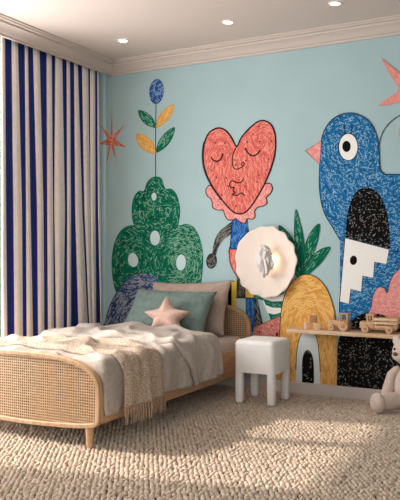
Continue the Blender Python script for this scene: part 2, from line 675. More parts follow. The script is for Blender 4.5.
W.line([(253.5, 327.5), (272, 319.5), (283, 315)], 'char', .5)

# arm and body of the heart figure
arm = W.fill(cr([(234, 221), (226, 226), (219, 232), (214.5, 241), (212.3, 254), (215.6, 255.5), (218.5, 247), (224, 239), (232, 233)], 5), 'char')
W.strokes(arm, 'char_lt', .22, 6, .5, around(238, 255), .2, .2)
hand = W.fill(ell(211.5, 261, 5, 7.4, .1), 'char')
W.strokes(hand, 'char_lt', .25, 4, .5, around(211.5, 261), .3)
W.line(hand, 'line', .7, True)
W.fill([(246, 216), (249, 231), (252, 250), (240, 252), (240, 216)], 'char')
hip = W.fill(cr([(229.5, 249), (229.3, 256), (230.5, 264), (234, 271.5), (240, 279), (252, 276), (252, 249)], 4), 'heart')
W.strokes(hip, 'heart_lt', .15, 4, .6, 1.5, .3)
W.line(cr([(229.5, 247), (229.3, 256), (230.5, 264), (234, 271.5), (238, 278)], 5, False), 'line', .9)
bod = W.fill([(232.8, 215), (247.6, 215), (248, 229), (244.5, 240), (241, 249.3), (229.8, 248.8)], 'blue')
W.strokes(bod, 'blue_lt', .14, 4, .55, 1.4, .4)
W.line([(229.8, 248.8), (241, 249.3)], 'line', .8)
W.line([(232.8, 218), (229.8, 248.8)], 'line', .7)

# ruff and heart face
ruff = cr([(212, 186), (208, 186.5), (205.8, 190.5), (207, 195.5), (210.5, 198.5), (212, 202), (212.8, 207.5), (217.5, 210), (223, 210.5),
           (225, 215.5), (228, 219.8), (233, 220), (236, 218.6), (240, 222), (245, 223), (247.5, 218.6), (252, 219.4), (255, 216.5), (254.6, 211.5),
           (257.5, 207.5), (263, 206), (267, 203), (266.2, 197.8), (270, 194), (272.4, 188.5), (270.5, 184), (266, 183.5), (260, 188), (240, 196)], 5)
W.fill(ruff, 'pink')
W.strokes(ruff, 'pink_lt', .12, 3, .6, 1.2, .8)
W.strokes(ruff, 'heart', .06, 3, .6, 1.2, .8)
W.line(ruff, 'line', .9, True)
hp = [(236.5, 146.5), (232, 138.5), (227, 131.7), (221, 128.2), (215, 128.8), (209, 133), (205, 141), (203.2, 151), (203.4, 162), (205.5, 171.5), (208.5, 179),
      (213.5, 188), (220.5, 198), (228, 207), (234, 212.3), (240, 213.8), (246, 211.8), (252, 205), (258, 196), (264, 185), (269, 173.5), (272, 165),
      (274.6, 155), (275.6, 143), (274.4, 131.5), (270.5, 124), (264, 120.6), (258, 121.6), (252, 126), (246, 131.8), (241, 138.2)]
heart = []
hp2 = cr(hp, 5, True)
heart = W.fill(hp2, 'heart')
ha = lambda u, v: around(218, 150)(u, v) if (u < 236 and v < 150) else (around(262, 140)(u, v) if v < 150 else PI / 2 + (u - 239) * -.012)
W.strokes(heart, 'heart_lt', .13, 6, .6, ha, .2, .2)
W.strokes(heart, 'heart_dk', .06, 6, .55, ha, .2, .2)
W.line(heart, 'line', 1.5, True)
W.line([(p[0] - 1.1, p[1] + .3) for p in heart if p[0] < 222 and p[1] > 140], 'line', .5)
for pts, w_ in (([(236.5, 146.5), (233.3, 154), (232.4, 162), (234, 168.3), (238, 169), (242, 166.8), (244.4, 163.5), (242.6, 162.6), (241, 165.6)], 1.1),
                ([(211.2, 156.8), (213, 160), (216.8, 161.3), (221, 159), (223, 153.2)], 1.4),
                ([(245.2, 147.8), (248, 152.8), (252.5, 155.8), (257, 154.2), (260.4, 150)], 1.5),
                ([(243.6, 178.5), (241, 182.2), (236.5, 182.6), (232, 180.8), (229.6, 184), (231, 187.6), (234.4, 187.4), (233, 190.4), (235.2, 192.6), (232.4, 194.6), (237.5, 195.2), (241.5, 192.8), (244.4, 195.8)], 1.2)):
    W.line(cr(pts, 5, False), 'line', w_)
for d in [(215, 143), (225, 143), (225, 160), (235, 160), (216.5, 177.5), (226.5, 178), (247, 142), (259.5, 141.5), (271.5, 141), (269, 159), (236, 165),
          (246, 160.5), (259, 126.5), (228, 186), (257, 182), (236, 206), (259, 175), (211, 170), (266, 170), (245, 186.5), (221.5, 195)]:
    W.fill(ell(d[0], d[1], .75, .85, 0, 8), 'line')

# long plant leaves
for p in ([(298.5, 276), (296, 255), (294.4, 236), (294.6, 220), (296, 209.5), (299.5, 221), (303, 235), (304.4, 250), (303.5, 276)],
          [(301, 274), (303.5, 256), (306.5, 241), (312, 230.5), (319.3, 224), (318, 238), (314.5, 250), (309.5, 262), (304, 276)],
          [(301, 277), (306, 264.5), (313, 255.5), (321, 249.3), (330, 247), (327, 254), (320.5, 263), (312, 271), (304, 278)],
          [(278.5, 226.5), (285.5, 230), (292.5, 239), (297.5, 250), (300, 262), (301, 278), (292, 270), (286, 250)]):
    q = W.fill(cr(p, 4), 'green')
    a = math.atan2(p[4][1] - p[0][1], p[4][0] - p[0][0])
    W.strokes(q, 'green_lt', .06, 5, .5, a, .2, .2)
    W.strokes(q, 'green_dk', .12, 5, .6, a, .2, .2)
    W.line(q, 'green_dk', .7, True)

# yellow hill with a small doorway
hill = W.fill(cr([(279, 335), (280.5, 318), (283, 301), (287.5, 289), (294, 280), (302, 275), (310, 274.6), (318, 278.5), (326, 287.5), (331.3, 300), (334.8, 314), (336.6, 330), (336.6, 350)], 5, False)
              + [(336.6, 393), (277, 386)], 'yellow')
ya = lambda u, v: around(307, 325)(u, v) if v < 325 else PI / 2
W.strokes(hill, 'yellow_dk', .05, 6, .8, ya, .25, .3)
W.strokes(hill, 'yellow_lt', .09, 6, 1.1, ya, .25, .3)
W.line(cr([(279, 345), (280.5, 318), (283, 301), (287.5, 289), (294, 280), (302, 275), (310, 274.6), (318, 278.5), (326, 287.5), (331.3, 300), (334.8, 314), (336.6, 335)], 5, False), 'char', .8)
door = W.fill([(296, 386)] + cr([(296, 370), (296.5, 355), (298.5, 342), (302, 333), (308, 328.5), (314, 332.5), (317.6, 342), (319.5, 358), (320.2, 372)], 5, False) + [(320.2, 388)], 'door_white')
W.line(door[1:-1], 'char', .8)
dr = W.fill([(302, 386)] + cr([(302, 374), (302.2, 361), (304, 353), (307.6, 350), (311.3, 353.2), (313.5, 361), (314, 374)], 5, False) + [(314, 388)], 'black')
W.strokes(dr, 'black_lt', .04, 2, .5, 0, 2)

# bird
bird = (cr([(340, 240), (332, 226.5), (325, 214.5), (321, 201), (319.2, 185), (319.6, 166), (320, 151), (321.4, 140), (324.5, 130), (330.5, 121), (338, 115.6), (347, 113),
            (356, 113.6), (366, 118.4), (373, 126.5), (377, 137), (379, 148), (379.6, 163), (381, 170.5), (385.5, 174.2)], 5, False)
        + [(430, 174.2), (450, 190), (462, 230), (455, 270), (430, 300), (420, 332), (338, 332), (340, 300)])
W.fill(bird, 'bird')
ba = lambda u, v: around(350, 150)(u, v) if v < 175 else around(385, 160)(u, v)
W.strokes(bird, 'bird_dk', .06, 4, .9, ba, .7)
W.strokes(bird, 'bird_lt', .16, 2.7, .5, ba, .7)
W.line(bird[:-8] + [(430, 174.2)], 'line', .8)
W.line(cr([(378.6, 147), (382, 133.5), (388, 124.5), (394, 119), (401, 115), (412, 112.5), (426, 114), (440, 122), (450, 140)], 5, False), 'line', .8)
beak = W.fill([(305.3, 150.8), (321.6, 140.8), (319.8, 164.6)], 'pink')
W.strokes(beak, 'pink_lt', .15, 3, .6, .8, .4)
W.line(beak, 'line', .8, True)
eye = W.fill(ell(348.3, 147, 9.6, 13.6), 'white')
W.line(eye, 'line', .8, True)
W.fill(ell(346.5, 146.4, 4.2, 5.6), 'black')
for q in ([(341, 135.5), (338.4, 131)], [(345, 133.6), (344.5, 125)], [(351.4, 133.6), (352, 125)]):
    W.line(q, 'line', 1)
W.line([(389, 250.5), (452, 258)], 'line', .7)
wing = W.fill(cr([(345.4, 237.5), (346.5, 222), (349, 207), (354, 195), (361, 188.6), (368, 187.5), (377, 192), (384, 203), (388.6, 222), (390.4, 249)], 5, False), 'black')
W.strokes(wing, 'black_lt', .13, 1.5, .38, around(368, 225), .8)
house = W.fill([(345, 238), (389, 249.3), (386.6, 264.3), (374.6, 262), (373.4, 278), (362.8, 276), (361.4, 292), (351, 289), (349, 304), (339.6, 301.5)], 'white')
W.line(house, 'line', .8, True)
W.fill(ell(353.5, 260.3, 3.6, 4.7, .1), 'black')
W.line([(345, 238), (339.6, 301.5), (338.5, 335)], 'line', .7)
bhill = W.fill(cr([(337.4, 346), (340, 336), (348, 325), (356.5, 316.5), (368, 312.5), (383, 314.5), (396, 322), (420, 330)], 5, False) + [(462, 336), (462, 412), (337, 394)], 'black')
W.strokes(bhill, 'black_lt', .12, 1.5, .38, 0, 2)
cloud = W.fill(cr([(372, 324), (371.4, 306), (373.6, 294), (378.5, 287.3), (384, 288), (387.4, 293), (390, 282), (395.5, 272.5), (404, 267), (416, 265), (430, 270), (440, 285), (442, 326)], 5), 'pink')
W.strokes(cloud, 'pink_lt', .14, 3, .6, around(385, 320), .8)
W.line(cloud, 'line', .6, True)
bh2 = W.fill(cr([(348, 326), (356.5, 316.8), (368, 313), (383, 315), (396, 322.5), (420, 331)], 5, False), 'black')
W.strokes(bh2, 'black_lt', .07, 2.2, .5, 0, 2)

# pink star and a pink petal at the right edge
st = W.fill([(381, 57.8), (389, 64.5), (399.5, 73), (408, 76), (421, 60), (414, 85), (432, 92), (415, 101), (420, 121), (406, 104), (396, 102.5), (388, 105), (378, 106),
             (386, 99.5), (397.5, 92), (398.6, 87.5), (393.5, 79.5), (386, 68)], 'pink')
W.strokes(st, 'coral_lt', .2, 3.5, .6, around(406, 88), .4)
pt = W.fill(cr([(398.6, 133), (402, 125), (410, 122), (418, 130), (416, 142), (404, 144)], 5), 'pink')
W.strokes(pt, 'coral_lt', .15, 3, .6, 1, .5)

mural = W.b.build('mural', [MC[k] for k in MN], wall_back, recalc=False, edge=0)
mural['label'] = 'crayon style mural of a heart face, tree, flower, bird and hills'

# ------------------------------------------------------------------ curtain
# boundaries of the stripes, left to right, at three heights; cream and navy alternate
BU = [[.6, 1, 1.2], [5, 6, 7.5], [11.5, 13.3, 14.6], [18, 22, 23], [24.7, 26, 26.7], [28, 30.5, 33.3], [33, 37, 38.2], [39.6, 43.5, 44.5], [46.6, 47.2, 48],
      [51.8, 53, 54], [55.2, 54.3, 56.2], [62.3, 65, 63.4], [66.6, 67.2, 67], [70, 71, 71.2], [74, 75.2, 78.8], [78, 82.3, 88.4], [82, 84.4, 89.8],
      [88.2, 90, 92.4], [90, 90.4, 92.6], [95.2, 95.5, 96.5], [97, 98, 100.8], [99, 100.6, 102.4]]
ZK = [2.67, 1.45, .35]
NSUB = 5


def bnd(k, z):
    a, b_, c = BU[k]
    if z > ZK[1]:
        t = (z - ZK[1]) / (ZK[0] - ZK[1])
        return b_ + (a - b_) * t
    t = (ZK[1] - z) / (ZK[1] - ZK[2])
    return b_ + (c - b_) * min(t, 1.4)


P, stripe = [], []
NZ = 30
for iz in range(NZ + 1):
    z = .012 + (2.755 - .012) * iz / NZ
    row = []
    for k in range(len(BU) - 1):
        u0, u1 = bnd(k, z), bnd(k + 1, z)
        for j in range(NSUB + (1 if k == len(BU) - 2 else 0)):
            t = j / NSUB
            u = u0 + (u1 - u0) * t
            wdt = min(1, abs(u1 - u0) / 6)
            bul = math.sin(PI * t)
            d = -.06 + (.022 * bul * wdt if k % 2 == 0 else -.012 * bul * wdt) + .006 * noise.noise(Vector((u * .4, z * 1.2, 0)))
            p = on_x(u, 200, d)
            row.append((p.x, p.y, z))
    P.append(row)
cur = MB().grid(P, lambda i, j: 0 if (j // NSUB) % 2 == 0 else 1).build('curtain', [M_cream, M_navy], solid=.004, recalc=False, edge=0)
tag(cur, 'floor length curtain with navy and cream vertical stripes in the window niche', 'curtain')

# ------------------------------------------------------------------ bed
BX0, BX1, BXC = .22, 1.40, .81
bed = thing('bed', 'low oak single bed with rounded cane headboard and footboard', 'bed', (BXC, -1.03, 0))


def outline(half):
    """closed panel outline in x, z from the points of its right half, evenly spaced"""
    full = half + [(-x, z) for x, z in half[-2:0:-1]]
    pts = [(BXC + x, z) for x, z in cr(full[::-1], 8)]
    n = len(pts)
    L = [0]
    for i in range(n):
        a, b_ = pts[i], pts[(i + 1) % n]
        L.append(L[-1] + math.hypot(b_[0] - a[0], b_[1] - a[1]))
    out = []
    m = 96
    i = 0
    for k in range(m):
        d = L[-1] * k / m
        while L[i + 1] < d:
            i += 1
        t = (d - L[i]) / (L[i + 1] - L[i])
        a, b_ = pts[i], pts[(i + 1) % n]
        out.append((a[0] + (b_[0] - a[0]) * t, a[1] + (b_[1] - a[1]) * t))
    return out


def inset(pts, d):
    n = len(pts)
    res = []
    for i in range(n):
        t = Vector(pts[(i + 1) % n]) - Vector(pts[i - 1])
        t.normalize()
        res.append((pts[i][0] - t.y * d, pts[i][1] + t.x * d))
    return res


def panel(name, y0, y1, half):
    out = outline(half)
    wv = .026
    inn = inset(out, wv)
    mid1, mid2 = inset(out, .004), inset(out, wv - .004)
    rows = []
    e = .004
    for loop, y in ((out, y0 + e), (mid1, y0), (mid2, y0), (inn, y0 + e), (inn, y1 - e), (mid2, y1), (mid1, y1), (out, y1 - e), (out, y0 + e)):
        rows.append([(p[0], y, p[1]) for p in loop])
    o = MB().grid(rows, closed=True).build(name, M_oak, bed)
    # woven cane: flat strands over a dark sheet added as shade behind the holes
    cane = MB()
    ym = y0 + .012
    xs = [p[0] for p in inn]
    zs = [p[1] for p in inn]
    pitch, sw = .0160, .0074

    def span(poly, val, ax):
        c = []
        for i in range(len(poly)):
            a, b_ = poly[i - 1], poly[i]
            if (a[ax] > val) != (b_[ax] > val):
                t = (val - a[ax]) / (b_[ax] - a[ax])
                c.append(a[1 - ax] + t * (b_[1 - ax] - a[1 - ax]))
        return (min(c), max(c)) if len(c) > 1 else None
    k = min(xs) + pitch
    while k < max(xs):
        s = span(inn, k, 0)
        if s:
            cane.box(k - sw / 2, k + sw / 2, ym, ym + .002, s[0] - .004, s[1] + .004)
        k += pitch
    k = min(zs) + pitch
    while k < max(zs):
        s = span(inn, k, 1)
        if s:
            cane.box(s[0] - .004, s[1] + .004, ym - .0015, ym + .0005, k - sw / 2, k + sw / 2)
        k += pitch
    cane.build('cane_panel', M_cane, o)
    bk = MB()
    bk.add([(p[0], ym + .014, p[1]) for p in inn] + [(p[0], ym + .02, p[1]) for p in inn],
           [tuple(range(96)), tuple(range(96, 192))[::-1]] + [(i, (i + 1) % 96, 96 + (i + 1) % 96, 96 + i) for i in range(96)], 0, False)
    bk.build('shade_sheet', M_cane_shade, o)
    return o


LOW = [(.59, .25), (.588, .18), (.581, .145), (.56, .122), (.52, .112), (.4, .099), (.2, .088), (0, .083)]
panel('footboard', -2.052, -2.012, [(0, .51), (.2, .506), (.35, .493), (.46, .468), (.535, .43), (.575, .38), (.588, .32)] + LOW)
panel('headboard', -.066, -.026, [(0, .69), (.2, .685), (.38, .662), (.48, .634), (.55, .588), (.582, .525), (.59, .42)] + LOW)
for x0 in (BX0 + .004, BX1 - .034):
    MB().rbox(x0, x0 + .03, -2.012, -.066, .137, .345, .005, 2).build('side_rail', M_oak_x, bed)
for x in (BX0 + .085, BX1 - .085):
    for y in (-2.025, -.06):
        MB().tube([(x, y, .118), (x, y, .11), (x, y, .0)], [.025, .025, .017], 16).build('leg', M_oak, bed)
b = MB()
for k in range(12):
    y = -1.95 + k * .165
    b.box(BX0 + .035, BX1 - .035, y, y + .07, .19, .21)
b.build('slat_base', M_oak, bed)

mt = MB().rbox(.258, 1.362, -1.995, -.085, .212, .425, .05, 5).build('mattress', M_sheet)
tag(mt, 'mattress in a beige sheet on the oak bed', 'mattress')


def nz(x, y, z=0):
    return noise.noise(Vector((x, y, z)))


def drape(d, ztop, xL, xR, r, tot):
    """cross-section over the bed: d = distance along the cloth from its left hem; returns x, z, side flag"""
    # left hang, left arc, top, right arc, right hang
    hl = .16
    a = PI / 2 * r
    top = (xR - xL) - 2 * r
    if d < hl:
        return xL, ztop - r - (hl - d), -1
    d -= hl
    if d < a:
        t = d / r
        return xL + r - r * math.cos(t), ztop - r + r * math.sin(t), 0
    d -= a
    if d < top:
        return xL + r + d, ztop, 0
    d -= top
    if d < a:
        t = d / r
        return xR - r + r * math.sin(t), ztop - r + r * math.cos(t), 0
    d -= a
    return xR, ztop - r - d, 1


def cloth(y0, y1, ztop, xL, xR, r, hem, ny, nd, fn, skew=0):
    a = PI / 2 * r
    P = []
    for i in range(ny + 1):
        ty = i / ny
        y = y0 + (y1 - y0) * ty
        zt = ztop(y)
        hm = hem(y)
        tot = .16 + a + (xR - xL - 2 * r) + a + (zt - r - hm)
        row = []
        for j in range(nd + 1):
            d = tot * j / nd
            x, z, side = drape(d, zt, xL, xR, r, tot)
            row.append(Vector(fn(x, y, z, side, max(0, (zt - z)) if x > BXC else 0, ty, d / tot)))
        P.append(row)
    return P


def duvet_fn(x, y, z, side, drop, ty, td):
    top = max(0, 1 - ((x - BXC) / .62) ** 2)
    n1 = nz(x * 5 + 3, y * 4, 1) * .015 + nz(x * 13, y * 7 + x * 4, 2) * .009
    ridge = abs(nz(x * 3.2 + y * 3.2, y * 2.2 - x * 1.5, 5))
    n1 += .024 * max(0, .22 - ridge) / .22
    zz = z + (n1 + .02 * top) * (1 if drop < .08 else max(0, 1 - (drop - .08) * 12))
    k = min(1, drop / .12) * min(1, max(0, (y + 2.008) / .12))
    fold = .014 * math.sin(y * 21 + 1.5 * nz(y * 3, drop * 3)) + .012 * nz(y * 9, drop * 6, 7) + .012 * nz(y * 16 + drop * 9, drop * 4, 3)
    xx = x + k * (fold + .018 + .03 * drop) + (n1 * .3 if drop < .05 else 0)
    if y < -1.95:
        zz -= ((-1.95 - y) / .06) ** 2 * .012 if drop < .1 else 0
    return xx, y, zz


ztop_d = lambda y: .472
hem_d = lambda y: .21 + .012 * math.sin(y * 7) - (.02 if y < -1.9 else 0)
P = cloth(-2.008, -.66, ztop_d, .235, 1.412, .06, hem_d, 90, 120, duvet_fn)
P.insert(0, [Vector((min(p.x, 1.398), p.y - .002, max(.25, p.z - .16))) for p in P[0]])
duvet = MB().grid(P).build('duvet', M_duvet, solid=.012, recalc=False, edge=0)
tag(duvet, 'crumpled pale linen duvet spread over the cane bed', 'duvet')


def flap_fn(x, y, z, side, drop, ty, td):
    # folded-back upper part of the duvet: lies over its top layer, with rolled edges
    hem = 1 if drop > .02 else 0
    yy = y
    if ty < .5:
        yy = y + (.16 * min(1, drop / .25) - .03 * nz(x * 4, 2)) * (1 - ty * 2)
    e = min(ty, 1 - ty)
    roll = 0 if e > .08 else (1 - math.sqrt(max(0, 1 - ((.08 - e) / .08) ** 2)))
    p = duvet_fn(x, yy, z, side, drop, ty, td)
    lift = .038 * (1 - roll) - .004
    puff = .012 * nz(x * 6 + 9, yy * 7, 4)
    if drop < .06:
        return p[0] + .004, yy, p[2] + lift + puff
    return p[0] + (lift + puff) * .8 + .004, yy, p[2]


P = cloth(-1.24, -.635, lambda y: .472, .235, 1.415, .06, lambda y: .2 + .03 * (y + 1.24), 44, 120, flap_fn)
MB().grid(P).build('folded_edge', M_duvet, duvet, solid=.01, recalc=False, edge=0)


# throw blanket
def throw_fn(x, y, z, side, drop, ty, td):
    yy = y + .05 * math.sin((x - .3) * 2.2) * (1 if drop < .3 else 1) - .03 * drop
    p = duvet_fn(x, yy, z, side, drop, ty, td)
    # two soft lengthwise folds
    st = 1 / (1 + math.exp(-(ty - .5) / .018))
    f = .02 * st * math.exp(-max(0, ty - .5) * 2.2) + .016 * math.exp(-((ty - .1) / .09) ** 2) + .008 * math.exp(-((ty - .9) / .06) ** 2)
    if drop < .06:
        return p[0] + .012, yy, p[2] + (.016 + f) * min(1, ty / .12 + .3)
    return p[0] + .016 + f * .9, yy, p[2]


hem_t = lambda y: .205 + .012 * (y + 1.9)
P = cloth(-1.9, -1.5, lambda y: .472, .225, 1.422, .06, hem_t, 40, 130, throw_fn)
throw = MB().grid(P).build('throw_blanket', M_throw, solid=.008, recalc=False, edge=0)
tag(throw, 'chunky beige knitted throw with a fringe across the foot of the bed', 'blanket')
nT = 22
for k in range(nT):
    row = P[int(round(k * 40 / (nT - 1)))]
    p = row[-1]
    sway = random.uniform(-.008, .008)
    MB().tube([p + Vector((.0, 0, .006)), p + Vector((.004, sway * .5, -.035)), p + Vector((.003, sway, -.086 - random.uniform(0, .014)))],
              [.0055, .0068, .0052], 7).build('tassel', M_tassel, throw)


# ------------------------------------------------------------------ pillows
def pillow(name, BL, BR, TR, TL, T, m, label, seed, dent=.0):
    BL, BR, TR, TL = (Vector(p) for p in (BL, BR, TR, TL))
    nrm = (BR - BL).cross(TL - BL).normalized()
    n = 36
    b = MB()
    for sgn in (1, -1):
        P = []
        for i in range(n + 1):
            s = -1 + 2 * i / n
            row = []
            for j in range(n + 1):
                t = -1 + 2 * j / n
                # sides bow inwards between pointed corners
                ss = s * (1 - .07 * (1 - t * t))
                tt = t * (1 - .09 * (1 - s * s))
                u_, v_ = (ss + 1) / 2, (tt + 1) / 2
                p = (BL * (1 - u_) + BR * u_) * (1 - v_) + (TL * (1 - u_) + TR * u_) * v_
                h = T / 2 * ((1 - s ** 4) ** .6) * ((1 - t ** 4) ** .6)
                w_ = nz(s * 2.2 + seed, t * 2.2, sgn) * .022 + nz(s * 6 + seed, t * 6, sgn) * .008
                edge = (1 - s * s) * (1 - t * t)
                # creases running in from the corners
                cr_ = .006 * math.sin((s - t) * 12 + seed) * max(0, abs(s * t) - .2)
                dd = -dent * math.exp(-((s * 1.6) ** 2 + ((t - .9) * 1.8) ** 2))
                row.append(p + nrm * sgn * (h + (w_ + dd) * min(1, edge * 2.5) + cr_ * (edge > .02)))
            P.append(row)
        b.grid(P)
    # weld the seam
    o = b.build(name, m, recalc=False, edge=0)
    bm = bmesh.new()
    bm.from_mesh(o.data)
    bmesh.ops.remove_doubles(bm, verts=bm.verts[:], dist=.0005)
    bmesh.ops.recalc_face_normals(bm, faces=bm.faces[:])
    bm.to_mesh(o.data)
    bm.free()
    return tag(o, label, 'pillow')


pillow('pillow', (.5, -.27, .432), (1.275, -.27, .432), (1.275, -.13, .868), (.53, -.13, .838), .13, M_taupe_fab,
       'taupe pillow leaning on the headboard behind the sage green one', 2.3)
pillow('pillow', on_y(117, 334, -.53), on_y(203.5, 338.5, -.53), on_y(217.5, 291.5, -.305), on_y(138, 288.5, -.305), .15, M_teal_fab,
       'sage green pillow propped behind the pink star cushion', 5.1, .0)

# star cushion
tips = [(168, 296.5), (190.3, 312), (181.5, 333.5), (150.5, 332), (144.6, 312.3)]
sy = lambda v: -.64 + (333 - v) / 36 * .09
tp = [on_y(u, v, sy(v)) for u, v in tips]
ctr = sum(tp, Vector()) / 5
nrm = (tp[1] - tp[4]).cross(tp[0] - ctr).normalized()
out = []
for i in range(5):
    a, c = tp[i], tp[(i + 1) % 5]
    mid = ctr + ((a + c) / 2 - ctr) * .66
    out += [a, mid]
sm_ = []
N = 10
for i in range(N):
    a, b_, c, d = out[i - 1], out[i], out[(i + 1) % N], out[(i + 2) % N]
    for k in range(8):
        t = k / 8
        q = .5 * ((2 * b_) + (c - a) * t + (2 * a - 5 * b_ + 4 * c - d) * t * t + (3 * b_ - a - 3 * c + d) * t ** 3)
        lin = b_ + (c - b_) * t
        sm_.append(lin * .35 + q * .65)
b = MB()
for sgn in (1, -1):
    P = []
    for i in range(13):
        r = i / 12
        row = []
        for q in sm_:
            L = (q - ctr).length
            h = .066 * (max(0, 1 - r ** 3)) ** .55 * (.78 + .22 * (1 - r * r))
            p = ctr + (q - ctr) * r
            row.append(p + nrm * sgn * (h + .004 * nz(p.x * 20, p.z * 20) * (1 - r)))
        P.append(row)
    b.grid(P, closed=True)
o = b.build('star_cushion', M_pink_fab, edge=0)
bm = bmesh.new(); bm.from_mesh(o.data)
bmesh.ops.remove_doubles(bm, verts=bm.verts[:], dist=.0004)
bmesh.ops.recalc_face_normals(bm, faces=bm.faces[:])
bm.to_mesh(o.data); bm.free()
tag(o, 'small dusty pink star shaped cushion leaning on the green pillow', 'cushion')

# ------------------------------------------------------------------ stool
st_ = thing('stool', 'small white rounded cube stool with four square legs beside the bed', 'stool', (1.67, -.43, 0))
SX0, SX1, SY0, SY1 = 1.514, 1.826, -.59, -.262
bm = bmesh.new()
bmesh.ops.create_cube(bm, size=1)
for v in bm.verts:
    v.co = Vector(((SX0 + SX1) / 2 + v.co.x * (SX1 - SX0), (SY0 + SY1) / 2 + v.co.y * (SY1 - SY0), .3425 + v.co.z * .233))
ups = [e for e in bm.edges if max(v.co.z for v in e.verts) > .4]
bmesh.ops.bevel(bm, geom=ups, offset=.034, segments=7, profile=.5, affect='EDGES')
MB()._bm(bm).build('seat', M_stool, st_, edge=50)
lw = .058
for x in (SX0 + .003, SX1 - lw - .003):
    for y in (SY0 + .003, SY1 - lw - .003):
        MB().rbox(x, x + lw, y, y + lw, .0, .285, .02, 5).build('leg', M_stool, st_)

# ------------------------------------------------------------------ shelf and toys
SHZ = .513
sh = MB().rbox(1.772, 3.15, -.222, -.001, SHZ - .027, SHZ, .003, 2).build('wall_shelf', M_shelf)
tag(sh, 'long thin pale wooden shelf on the mural wall', 'shelf')


def block(u, y, s, z, rot, label, m):
    p = on_y(u, 300, y)
    o = MB().rbox(-s / 2, s / 2, -s / 2, s / 2, 0, s, .002, 2).build('toy_block', m)
    o.location = (p.x, y, z)
    o.rotation_euler = (0, 0, rot)
    tag(o, label, 'toy block', 'wooden toy blocks on the shelf')


BS = .051
block(308, -.13, BS, SHZ, .55, 'pale wooden block on the shelf, left one of the lower pair', M_toy_lt)
block(317.2, -.13, BS, SHZ, .35, 'wooden block on the shelf next to the toy tractor', M_toy_lt)
block(313.3, -.13, BS, SHZ + BS, .25, 'wooden toy block stacked on top of two others', M_toy_dk)


def wheel(parent, x, y, z, r, h, name='wheel'):
    b = MB()
    b.disc((x, y, z), r, (0, 1, 0), h, 22, 0, .003)
    w = b.build(name, M_toy, parent)
    MB().disc((x, y - h / 2 - .001, z), r * .36, (0, 1, 0), .006, 14, 0, .001).build('hub', M_toy_dk, w)
    return w


# tractor, facing left
tx0 = on_y(328, 300, -.12).x
T = thing('toy_tractor', 'small wooden toy tractor with big rear wheels on the shelf', 'toy', (tx0 + .08, -.12, SHZ))
y0, y1 = -.15, -.09
b = MB()
b.rbox(tx0 + .004, tx0 + .095, y0 + .006, y1 - .006, SHZ + .036, SHZ + .076, .006, 3)
b.rbox(tx0 + .02, tx0 + .155, y0 + .012, y1 - .012, SHZ + .024, SHZ + .042, .003, 2)
b.build('hood', M_toy, T)
b = MB()
b.rbox(tx0 + .09, tx0 + .160, y0, y1, SHZ + .036, SHZ + .068, .004, 2)
for x in (tx0 + .094, tx0 + .148):
    for y in (y0 + .002, y1 - .012):
        b.box(x, x + .010, y, y + .01, SHZ + .066, SHZ + .122)
b.rbox(tx0 + .086, tx0 + .166, y0 - .003, y1 + .003, SHZ + .118, SHZ + .130, .004, 2)
b.build('cab', M_toy, T)
MB().rbox(tx0 + .115, tx0 + .145, y0 + .012, y1 - .012, SHZ + .066, SHZ + .085, .004, 2).build('seat', M_toy_dk, T)
MB().tube([(tx0 + .045, -.12, SHZ + .074), (tx0 + .045, -.12, SHZ + .112)], [.006, .006], 10).build('exhaust_pipe', M_toy_dk, T)
for y in (y0 - .007, y1 + .007):
    wheel(T, tx0 + .034, y, SHZ + .024, .024, .014, 'front_wheel')
    wheel(T, tx0 + .128, y, SHZ + .036, .036, .018, 'rear_wheel')

# truck, facing left
kx = on_y(360.5, 300, -.12).x
K = thing('toy_truck', 'wooden toy truck with slatted cargo bed at the right of the shelf', 'toy', (kx + .13, -.12, SHZ))
y0, y1 = -.16, -.08
b = MB()
b.rbox(kx + .002, kx + .062, y0 + .004, y1 - .004, SHZ + .03, SHZ + .078, .008, 3)
b.box(kx + .01, kx + .262, y0 + .014, y1 - .014, SHZ + .022, SHZ + .036)
b.build('hood', M_toy, K)
b = MB()
b.rbox(kx + .052, kx + .108, y0, y1, SHZ + .03, SHZ + .082, .004, 2)
for x in (kx + .054, kx + .094):
    for y in (y0 + .001, y1 - .011):
        b.box(x, x + .012, y, y + .01, SHZ + .08, SHZ + .124)
b.box(kx + .096, kx + .106, y0 + .002, y1 - .002, SHZ + .08, SHZ + .124)
b.rbox(kx + .048, kx + .110, y0 - .002, y1 + .002, SHZ + .121, SHZ + .134, .004, 2)
b.build('cab', M_toy, K)
MB().rbox(kx + .110, kx + .272, y0, y1, SHZ + .034, SHZ + .054, .003, 2).build('cargo_bed', M_toy, K)
for x in (kx + .116, kx + .186, kx + .256):
    for y in (y0 - .001, y1 - .007):
        MB().box(x, x + .01, y, y + .008, SHZ + .05, SHZ + .112).build('post', M_toy, K)
for z in (.064, .090):
    for y in (y0 - .008, y1 + .002):
        MB().rbox(kx + .108, kx + .276, y, y + .006, SHZ + z, SHZ + z + .018, .002, 2).build('side_slat', M_toy_lt, K)
for y in (y0 - .004, y1 + .004):
    wheel(K, kx + .046, y, SHZ + .028, .028, .016)
    wheel(K, kx + .218, y, SHZ + .028, .028, .016)

